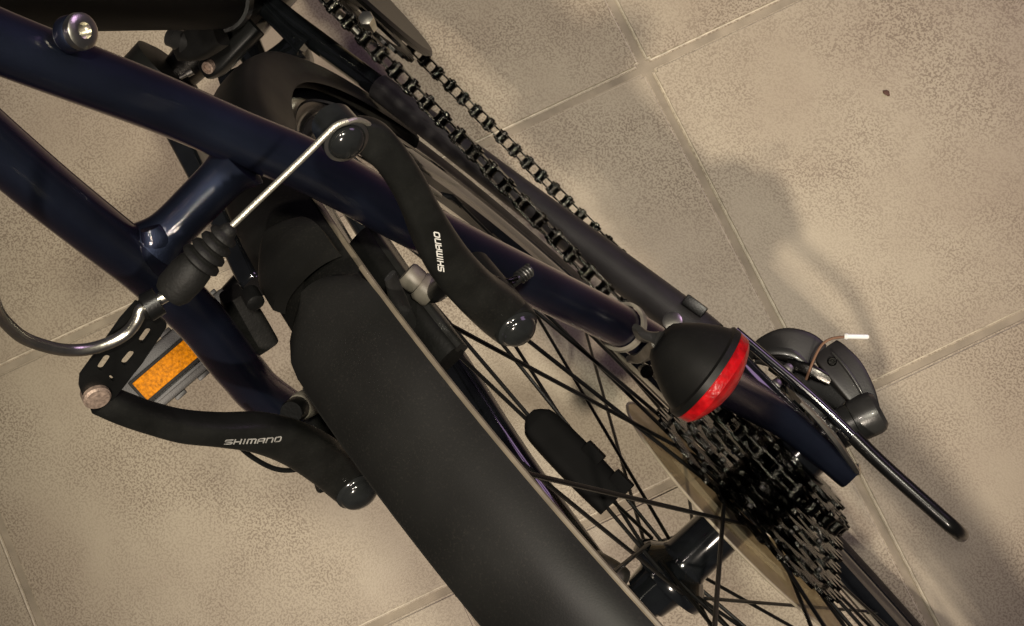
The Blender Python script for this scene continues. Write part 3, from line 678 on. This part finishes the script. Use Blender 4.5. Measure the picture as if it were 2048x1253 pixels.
# slotted steel link
LO = Vector((0.17135, 0.03487, 0.38522)); LU = Vector(S); LV = Vector(Y)
def lk(pts): return [((Vector(q) - LO).dot(LU), (Vector(q) - LO).dot(LV)) for q in pts]
outl = lk([(0.17480, 0.01503, 0.39125), (0.17311, 0.01463, 0.38830), (0.16833, 0.01667, 0.37997), (0.16789, 0.01784, 0.37920), (0.16720, 0.02469, 0.37800), (0.16651, 0.03140, 0.37678), (0.16630, 0.03575, 0.37643), (0.16597, 0.04042, 0.37585), (0.16578, 0.04609, 0.37552), (0.16616, 0.04895, 0.37618), (0.16786, 0.05049, 0.37914), (0.16930, 0.04973, 0.38166), (0.17185, 0.04592, 0.38610), (0.17307, 0.04261, 0.38824), (0.17354, 0.03641, 0.38905), (0.17410, 0.02856, 0.39003), (0.17467, 0.02180, 0.39102)])
holes = [[(0.17046, 0.02133, 0.38368), (0.17045, 0.02091, 0.38366), (0.17033, 0.02058, 0.38346), (0.17014, 0.02040, 0.38312), (0.16989, 0.02038, 0.38268), (0.16962, 0.02054, 0.38222), (0.16938, 0.02084, 0.38180), (0.16920, 0.02125, 0.38149), (0.16911, 0.02170, 0.38133), (0.16887, 0.02444, 0.38090), (0.16888, 0.02487, 0.38092), (0.16899, 0.02520, 0.38112), (0.16919, 0.02538, 0.38147), (0.16944, 0.02539, 0.38191), (0.16971, 0.02523, 0.38237), (0.16995, 0.02492, 0.38279), (0.17013, 0.02451, 0.38310), (0.17022, 0.02406, 0.38326)], [(0.16986, 0.02984, 0.38264), (0.16982, 0.02940, 0.38257), (0.16968, 0.02908, 0.38232), (0.16945, 0.02893, 0.38193), (0.16918, 0.02896, 0.38144), (0.16889, 0.02918, 0.38095), (0.16865, 0.02955, 0.38052), (0.16847, 0.03001, 0.38021), (0.16840, 0.03050, 0.38009), (0.16830, 0.03307, 0.37991), (0.16834, 0.03350, 0.37998), (0.16848, 0.03382, 0.38023), (0.16871, 0.03398, 0.38063), (0.16899, 0.03394, 0.38112), (0.16927, 0.03371, 0.38161), (0.16952, 0.03334, 0.38204), (0.16969, 0.03288, 0.38234), (0.16977, 0.03239, 0.38247)], [(0.17251, 0.03420, 0.38726), (0.17250, 0.03375, 0.38723), (0.17238, 0.03340, 0.38702), (0.17217, 0.03322, 0.38666), (0.17191, 0.03321, 0.38620), (0.17163, 0.03339, 0.38572), (0.17137, 0.03373, 0.38527), (0.17118, 0.03418, 0.38494), (0.17109, 0.03467, 0.38478), (0.17085, 0.03743, 0.38436), (0.17086, 0.03788, 0.38438), (0.17098, 0.03823, 0.38459), (0.17119, 0.03841, 0.38496), (0.17146, 0.03841, 0.38542), (0.17174, 0.03822, 0.38591), (0.17199, 0.03788, 0.38635), (0.17218, 0.03743, 0.38668), (0.17227, 0.03694, 0.38684)], [(0.16837, 0.03910, 0.38004), (0.16826, 0.03920, 0.37985), (0.16818, 0.03936, 0.37970), (0.16812, 0.03954, 0.37960), (0.16810, 0.03972, 0.37956), (0.16812, 0.03988, 0.37961), (0.16819, 0.03998, 0.37971), (0.16828, 0.04002, 0.37987), (0.16838, 0.03999, 0.38006), (0.16912, 0.03953, 0.38135), (0.16923, 0.03943, 0.38153), (0.16931, 0.03927, 0.38168), (0.16937, 0.03909, 0.38178), (0.16939, 0.03891, 0.38182), (0.16937, 0.03875, 0.38177), (0.16931, 0.03865, 0.38167), (0.16921, 0.03861, 0.38151), (0.16911, 0.03864, 0.38132)]]
build('noodle_link', weld(plate(outl, [lk(h) for h in holes], LO, LU, LV, .0014, .0)), M['link'], bike, True, 30)

# --- rear reflector on its clamp
fc = Vector((0.05866, -0.06676, 0.18270)); 
cdir = Vector((.10, -.97, .20)).normalized()
fn = Vector((-.95, -.20, -.20)); fn = (fn - cdir * fn.dot(cdir)).normalized()
RR = .0213
refl = build('rear_reflector', lathe(fc, fn, [(-.0235, .0060), (-.0225, .0082), (-.019, .0112), (-.014, .0147), (-.008, .0180), (-.003, .0200), (-.0022, RR), (.0005, RR), (.0008, .0195)], 48), M['fender'], bike, True, 30)
lens_p = [(.0002, RR - .0006), (.0010, RR - .0002), (.0050, RR - .0008), (.0066, RR - .0026)] + [(.0066 + .0055 * (1 - (r / (RR - .0026)) ** 2), r) for r in (.017, .014, .010, .006, .001)]
build('red_lens', lathe(fc, fn, lens_p, 64), M['redlens'], refl, True, 30)
# clamp band round the seat stay
k0 = Vector((0.09652, -0.05401, 0.16831)); kt = (Vector((0.08773, -0.05534, 0.15298)) - Vector((0.10515, -0.05190, 0.18336))).normalized()
band = build('clamp_band', ring_lathe(k0, kt, [(-.0013, .0092), (.0013, .0092), (.0013, .0107), (-.0013, .0107)], 36), M['washer'], refl, True, 30)
ap = fc - fn * .022
build('bracket_arm', sweep([(*(0.09050, -0.05768, 0.18093), .010, .003), (*(0.08637, -0.05965, 0.18278), .010, .004), (*lerp((0.08637, -0.05965, 0.18278), ap, .6), .009, .005), (*ap, .010, .007)], NB, 14, 14, 4), M['grey'], refl)
build('bracket_arm', sweep([(*(0.08548, -0.04558, 0.15710), .006, .003), (*(0.08217, -0.05170, 0.16338), .009, .005), (*ap, .010, .006)], NB, 14, 14, 4), M['zinc'], refl)
build('clamp_screw', lathe((0.08233, -0.07017, 0.17975), Vector((.2, -.3, .9)), [(-.008, .0024), (.0015, .0026), (.0018, .0040), (.0042, .0040), (.0046, .0030)], 14), M['steel'], refl)
build('clamp_screw', lathe((0.07874, -0.04531, 0.14535), Vector((-.3, -.2, .9)), [(-.006, .0018), (.0015, .0020), (.0018, .0030), (.0036, .0030)], 12), M['darksteel'], refl)

# --- rear derailleur
der = bpy.data.objects.new('rear_derailleur', None); col.objects.link(der); der.parent = bike; der.empty_display_size = .05
build('hanger_plate', sweep([(*(0.02421, -0.07807, 0.03600), .0022, .016), (*(0.01040, -0.07817, 0.02800), .0030, .018), (*(-0.00627, -0.07642, 0.01800), .0038, .018), (*(-0.02282, -0.07308, 0.00600), .0028, .012)], Z, 16, 14, 5), M['steel'], der, True, 30)
build('hanger_bolt', lathe((-0.02452, -0.07019, -0.01000), (-.6, -.75, .2), [(-.004, .0022), (.002, .0024), (.0024, .0034), (.0044, .0032)], 12), M['steel'], der)
build('knuckle', lathe((-0.00202, -0.06516, -0.03000), Vector((-0.01335, -0.10319, -0.03000)) - Vector((-0.00202, -0.06516, -0.03000)), [(0, .0070), (.002, .0092), (.009, .0096), (.0098, .0086), (.0125, .0086), (.0130, .0106), (.024, .0108), (.0245, .0116), (.034, .0120), (.0375, .0112), (.0395, .0090)], 40), M['grey'], der, True, 30)
build('outer_link', sweep([(*(-0.01393, -0.09557, -0.03400), .0110, .006), (*(-0.00141, -0.10044, -0.03400), .0160, .006), (*(0.01213, -0.10339, -0.03600), .0195, .006), (*(0.02342, -0.10408, -0.03900), .0185, .006), (*(0.02870, -0.10403, -0.04200), .0165, .006)], (.1, -.3, 1), 30, 32, 8), M['derail'], der, True, 30)
build('swing_knuckle', sweep([(*(0.02929, -0.09785, -0.04200), .0165, .008), (*(0.03694, -0.09629, -0.04100), .0190, .009), (*(0.04604, -0.09081, -0.04100), .0180, .010), (*(0.05205, -0.08253, -0.04300), .0130, .009), (*(0.05463, -0.07454, -0.04600), .0070, .007), (*(0.05535, -0.07048, -0.04800), .0030, .005)], (.1, -.3, 1), 34, 32, 6), M['derail'], der, True, 30)
build('swing_knuckle_wall', sweep([(*(0.02726, -0.08750, -0.05200), .016, .010), (*(0.03813, -0.08584, -0.05200), .017, .010), (*(0.04682, -0.08081, -0.05300), .014, .010), (*(0.05277, -0.07372, -0.05500), .008, .008)], Z, 24, 22, 4), M['zinc'], der, True, 30)
build('chamfer_strip', sweep([(*(0.05255, -0.07465, -0.03600), .0020, .002), (*(0.04832, -0.08308, -0.03450), .0042, .002), (*(0.04007, -0.09009, -0.03400), .0046, .002), (*(0.02886, -0.09149, -0.03450), .0022, .002)], (.1, -.3, 1), 24, 12, 3), M['grey'], der)
build('ridge', sweep([(*(-0.01132, -0.09791, -0.03000), .0012, .002), (*(0.00263, -0.10275, -0.03000), .0018, .002), (*(0.01573, -0.10532, -0.03200), .0018, .002), (*(0.02586, -0.10564, -0.03450), .0012, .002)], (.1, -.3, 1), 20, 10, 3), M['grey'], der)
for q_ in ((-0.00576, -0.09750, -0.03000), (0.02235, -0.10223, -0.03450)):
    build('pivot_pin', lathe(q_, (.1, -.3, 1), [(-.004, .0026), (.0004, .0026), (.0010, .0020), (.0010, .0011), (.0002, .0009)], 16), M['darksteel'], der)
build('inner_link', sweep([(*(0.00006, -0.09032, -0.04200), .012, .012), (*(0.01621, -0.08738, -0.04600), .016, .012), (*(0.03400, -0.08379, -0.05000), .018, .012), (*(0.04480, -0.07889, -0.05200), .012, .010)], Z, 20, 18, 4), M['link'], der)
build('parallelogram_body', sweep([(*(0.03665, -0.07643, -0.06000), .012, .012), (*(0.02049, -0.07619, -0.06000), .018, .014), (*(0.00239, -0.07585, -0.05800), .018, .014), (*(-0.00850, -0.07551, -0.05500), .012, .012)], Z, 18, 18, 4), M['link'], der)
build('spring_plate', sweep([(*(0.01569, -0.09426, -0.03400), .006, .004), (*(0.02696, -0.09039, -0.03300), .0075, .004), (*(0.03839, -0.08464, -0.03600), .006, .004)], Z, 14, 14, 4), M['darksteel'], der)
for px in ((0.03589, -0.08239, -0.03000), (0.03419, -0.07247, -0.02200)):
    build('link_rivet', lathe(px, (.1, -.35, .95), [(-.010, .0030), (.0012, .0032), (.0026, .0026), (.0031, .0012)], 18), M['zinc'], der)
build('adjust_screw', lathe((0.00220, -0.08375, -0.01200), (.5, -.2, .8), [(-.012, .0018), (.0012, .0020), (.0022, .0016)], 12), M['steel'], der)
build('adjust_screw', lathe((0.01208, -0.07500, -0.01000), (.5, -.2, .8), [(-.012, .0016), (.0010, .0018), (.0020, .0014)], 12), M['steel'], der)
def cage(y):
    out = []
    for k in range(11): a = radians(-10 + 20 * k); out.append((GP.x + .016 * cos(a), GP.z + .016 * sin(a)))
    for k in range(11): a = radians(170 + 20 * k); out.append((TP.x + .015 * cos(a), TP.z + .015 * sin(a)))
    return weld(plate(out, [[(GP.x * .5 + TP.x * .5 + .005 * cos(2 * pi * k / 12), (GP.z + TP.z) / 2 + .012 * sin(2 * pi * k / 12)) for k in range(12)]], (0, y, 0), X, Z, .002))
for y in (GP.y - .0062, GP.y + .0062): build('cage_plate', cage(y), M['link'], der, True, 30)
for C_ in (GP, TP):
    out = [((.0185 + (.0028 if k % 3 == 0 else -.001)) * cos(2 * pi * k / 33), (.0185 + (.0028 if k % 3 == 0 else -.001)) * sin(2 * pi * k / 33)) for k in range(33)]
    build('pulley', weld(plate(out, [], (C_.x, C_.y, C_.z), X, Z, .0055)), M['rubber'], der, True, 30)
cb = build('shift_cable', tube([(0.02499, -0.08554, -0.03000), (0.02905, -0.09394, -0.02800), (0.03192, -0.10116, -0.02600), (0.03284, -0.10645, -0.02500), (0.03129, -0.11154, -0.02500), (0.02715, -0.11699, -0.02500)], .00075, 8, 30), M['rust'], der)
build('cable_crimp', lathe((0.02788, -0.11661, -0.02500), Vector((0.01956, -0.12484, -0.02500)) - Vector((0.02788, -0.11661, -0.02500)), [(0, .0016), (.0012, .0019), (.0020, .0014), (.0120, .0014), (.0128, .0008)], 12), M['white'], der)
# guard hoop
hp_ = [(0.06954, -0.07808, 0.00000), (0.04561, -0.08016, 0.00000), (0.01184, -0.08303, 0.00000), (-0.03057, -0.08393, 0.00000), (-0.06725, -0.08622, 0.00000), (-0.07938, -0.08696, -0.00200), (-0.08628, -0.08689, -0.01600), (-0.09112, -0.08608, -0.04000), (-0.09663, -0.08500, -0.07200), (-0.09998, -0.08419, -0.09600), (-0.09788, -0.08313, -0.11400), (-0.08516, -0.08198, -0.12000), (-0.04255, -0.07932, -0.12000), (-0.00146, -0.07850, -0.11600), (0.02687, -0.07765, -0.10000), (0.03741, -0.07759, -0.07000), (0.03339, -0.07643, -0.03500), (.02, -.074, -.006)]
hd = catmull(hp_, 160)
hg = build('derailleur_guard', tube([d for d in hd], .0027, 14), M['gloss'], bike)
build('rubber_sleeve', tube(hd[24:120], .0040, 16), M['sleeve_black'], hg)

# --- left crank and pedal
TH_ = radians(152); CE = V(.43 + .170 * cos(TH_), .092, -.07 + .170 * sin(TH_)); C0 = V(.43, .078, -.07)
ck = build('crank_arm', sweep([(*(C0 - (CE - C0) * .09), .026, .018), (*C0, .034, .020), (*lerp(C0, CE, .2), .024, .016), (*lerp(C0, CE, .6), .019, .013), (*CE, .022, .014), (*(CE + (CE - C0) * .07), .016, .012)], Y, 30, 22, 4), M['gloss'], bike)
build('crank_boss', lathe((.434, .060, -.066), Y, [(0, .018), (.003, .026), (.018, .026), (.022, .019)], 32), M['arm'], ck)
build('crank_bolt', lathe(C0 + V(0, .008, 0), Y, [(0, .0095), (.003, .0090), (.0035, .0040)], 18), M['zinc'], ck)
build('bearing_cup', lathe((.43, .036, -.07), Y, [(0, .0215), (.006, .0215), (.008, .014), (.034, .011)], 24), M['darksteel'], bike)
pe = bpy.data.objects.new('pedal', None); col.objects.link(pe); pe.parent = bike; pe.empty_display_size = .05
PC = Vector((0.27509, 0.16474, 0.01200)); rf0 = Vector((0.26365, 0.15134, 0.05000))
pu = (rf0 - PC).normalized()                                     # the pedal hangs on edge: its reflector end looks up
pt = X
build('spindle', tube([CE, (CE.x - .002, .165, CE.z)], .0065, 16), M['darksteel'], pe)
pt_ = (pt - pu * pt.dot(pu)).normalized(); py_ = pu.cross(pt_) * -1
if py_.y < 0: py_ = -py_
def pbx(a, b, c, ha, hb, hc): return box(rf0 + py_ * a + pt_ * b - pu * c, py_, pt_, pu, ha, hb, hc, .15)
build('pedal_body', join(pbx(-.012, 0, .010, .039, .0145, .0075), pbx(-.012, .0115, .045, .039, .0022, .030), pbx(-.012, -.0115, .045, .039, .0022, .030), pbx(-.012, 0, .082, .039, .0145, .0065), pbx(.023, 0, .045, .004, .0125, .034), pbx(-.047, 0, .045, .004, .0125, .034)), M['derail'], pe)
for s in (-1, 1):
    for k in range(5):
        build('grip_tooth', box(rf0 + py_ * (-.044 + k * .016) + pt_ * s * .0150 - pu * .010, py_, pt_, pu, .0035, .0018, .0040, .2), M['derail'], pe)
build('grip_rib', box(rf0 - py_ * .012 - pt_ * .0095 - pu * .0010, py_, pt_, pu, .037, .0010, .0016, .2), M['derail'], pe)
build('reflector_frame', box(rf0 - pu * .0015, py_, pt_, pu, .0205, .0078, .0018, .2), M['rubber'], pe)
build('amber_reflector', box(rf0 + pu * .0003, py_, pt_, pu, .0188, .0060, .0016, .15), M['amber'], pe)

# --- front derailleur behind the seat tube
fd = bpy.data.objects.new('front_derailleur', None); col.objects.link(fd); fd.parent = bike; fd.empty_display_size = .05
build('linkage', sweep([(*(0.39334, -0.00194, -0.02000), .017, .012), (*(0.39356, 0.01358, -0.02000), .016, .012), (*(0.39515, 0.02999, -0.02200), .017, .012), (*(0.39643, 0.03889, -0.02400), .011, .010)], Z, 18, 18, 4), M['link'], fd)
build('linkage_pin', lathe((0.39348, 0.03396, -0.01600), (-.3, .5, .9), [(-.01, .0036), (.002, .0038), (.0022, .0026), (.0004, .0022)], 16), M['cork'], fd)
build('cable_arm', sweep([(*(0.39365, 0.01097, 0.00500), .018, .012), (*(0.40047, 0.02469, 0.00000), .020, .012), (*(0.40633, 0.03447, -0.00500), .015, .012), (*(0.40853, 0.04007, -0.01000), .008, .008)], Z, 16, 18, 4), M['rubber'], fd)
build('seat_clamp', lathe(lerp(BB, (.285, 0, .41), .13), V(-.145, 0, .48), [(0, .0185), (.014, .0185)], 30), M['link'], fd)
build('pivot_barrel', lathe((0.40255, 0.02876, -0.00400), Vector((0.42087, 0.03808, -0.00400)) - Vector((0.40255, 0.02876, -0.00400)), [(0, .008), (.006, .0085), (.007, .0065), (.013, .0062), (.0135, .0055), (.018, .0052)], 20), M['grey'], fd)
build('cable_end', lathe((0.40100, 0.04340, -0.02000), Vector((0.40429, 0.05268, -0.02000)) - Vector((0.40100, 0.04340, -0.02000)), [(0, .0022), (.004, .0022), (.0044, .0014), (.009, .0012)], 12), M['zinc'], fd)
build('shift_cable', tube([(0.40637, 0.01434, -0.02000), (0.40389, 0.00139, -0.01500), (0.40175, -0.01340, -0.01000), (0.39905, -0.03079, -0.00500)], .0021, 10, 16), M['zinc'], fd)

# ------------------------------------------------------------------ crumbs on the floor
for k, (px, r, lab) in enumerate([((0.13639, -0.28483, 0.00000), .0022, 'tiny brown crumb on the bare tile at the upper right')]):
    bm = bmesh.new(); bmesh.ops.create_icosphere(bm, subdivisions=2, radius=r)
    for v in bm.verts: v.co *= random.uniform(.6, 1.2); v.co.z *= .5; v.co.x *= 1.5
    vs = [Vector(px) + v.co + V(0, 0, .0009) for v in bm.verts]; bm.verts.index_update(); fs = [tuple(v.index for v in f.verts) for f in bm.faces]; bm.free()
    bike_, bike = bike, None
    o = build('crumb', (vs, fs), M['crumb']); bike = bike_
    tag(o, lab, 'crumb')
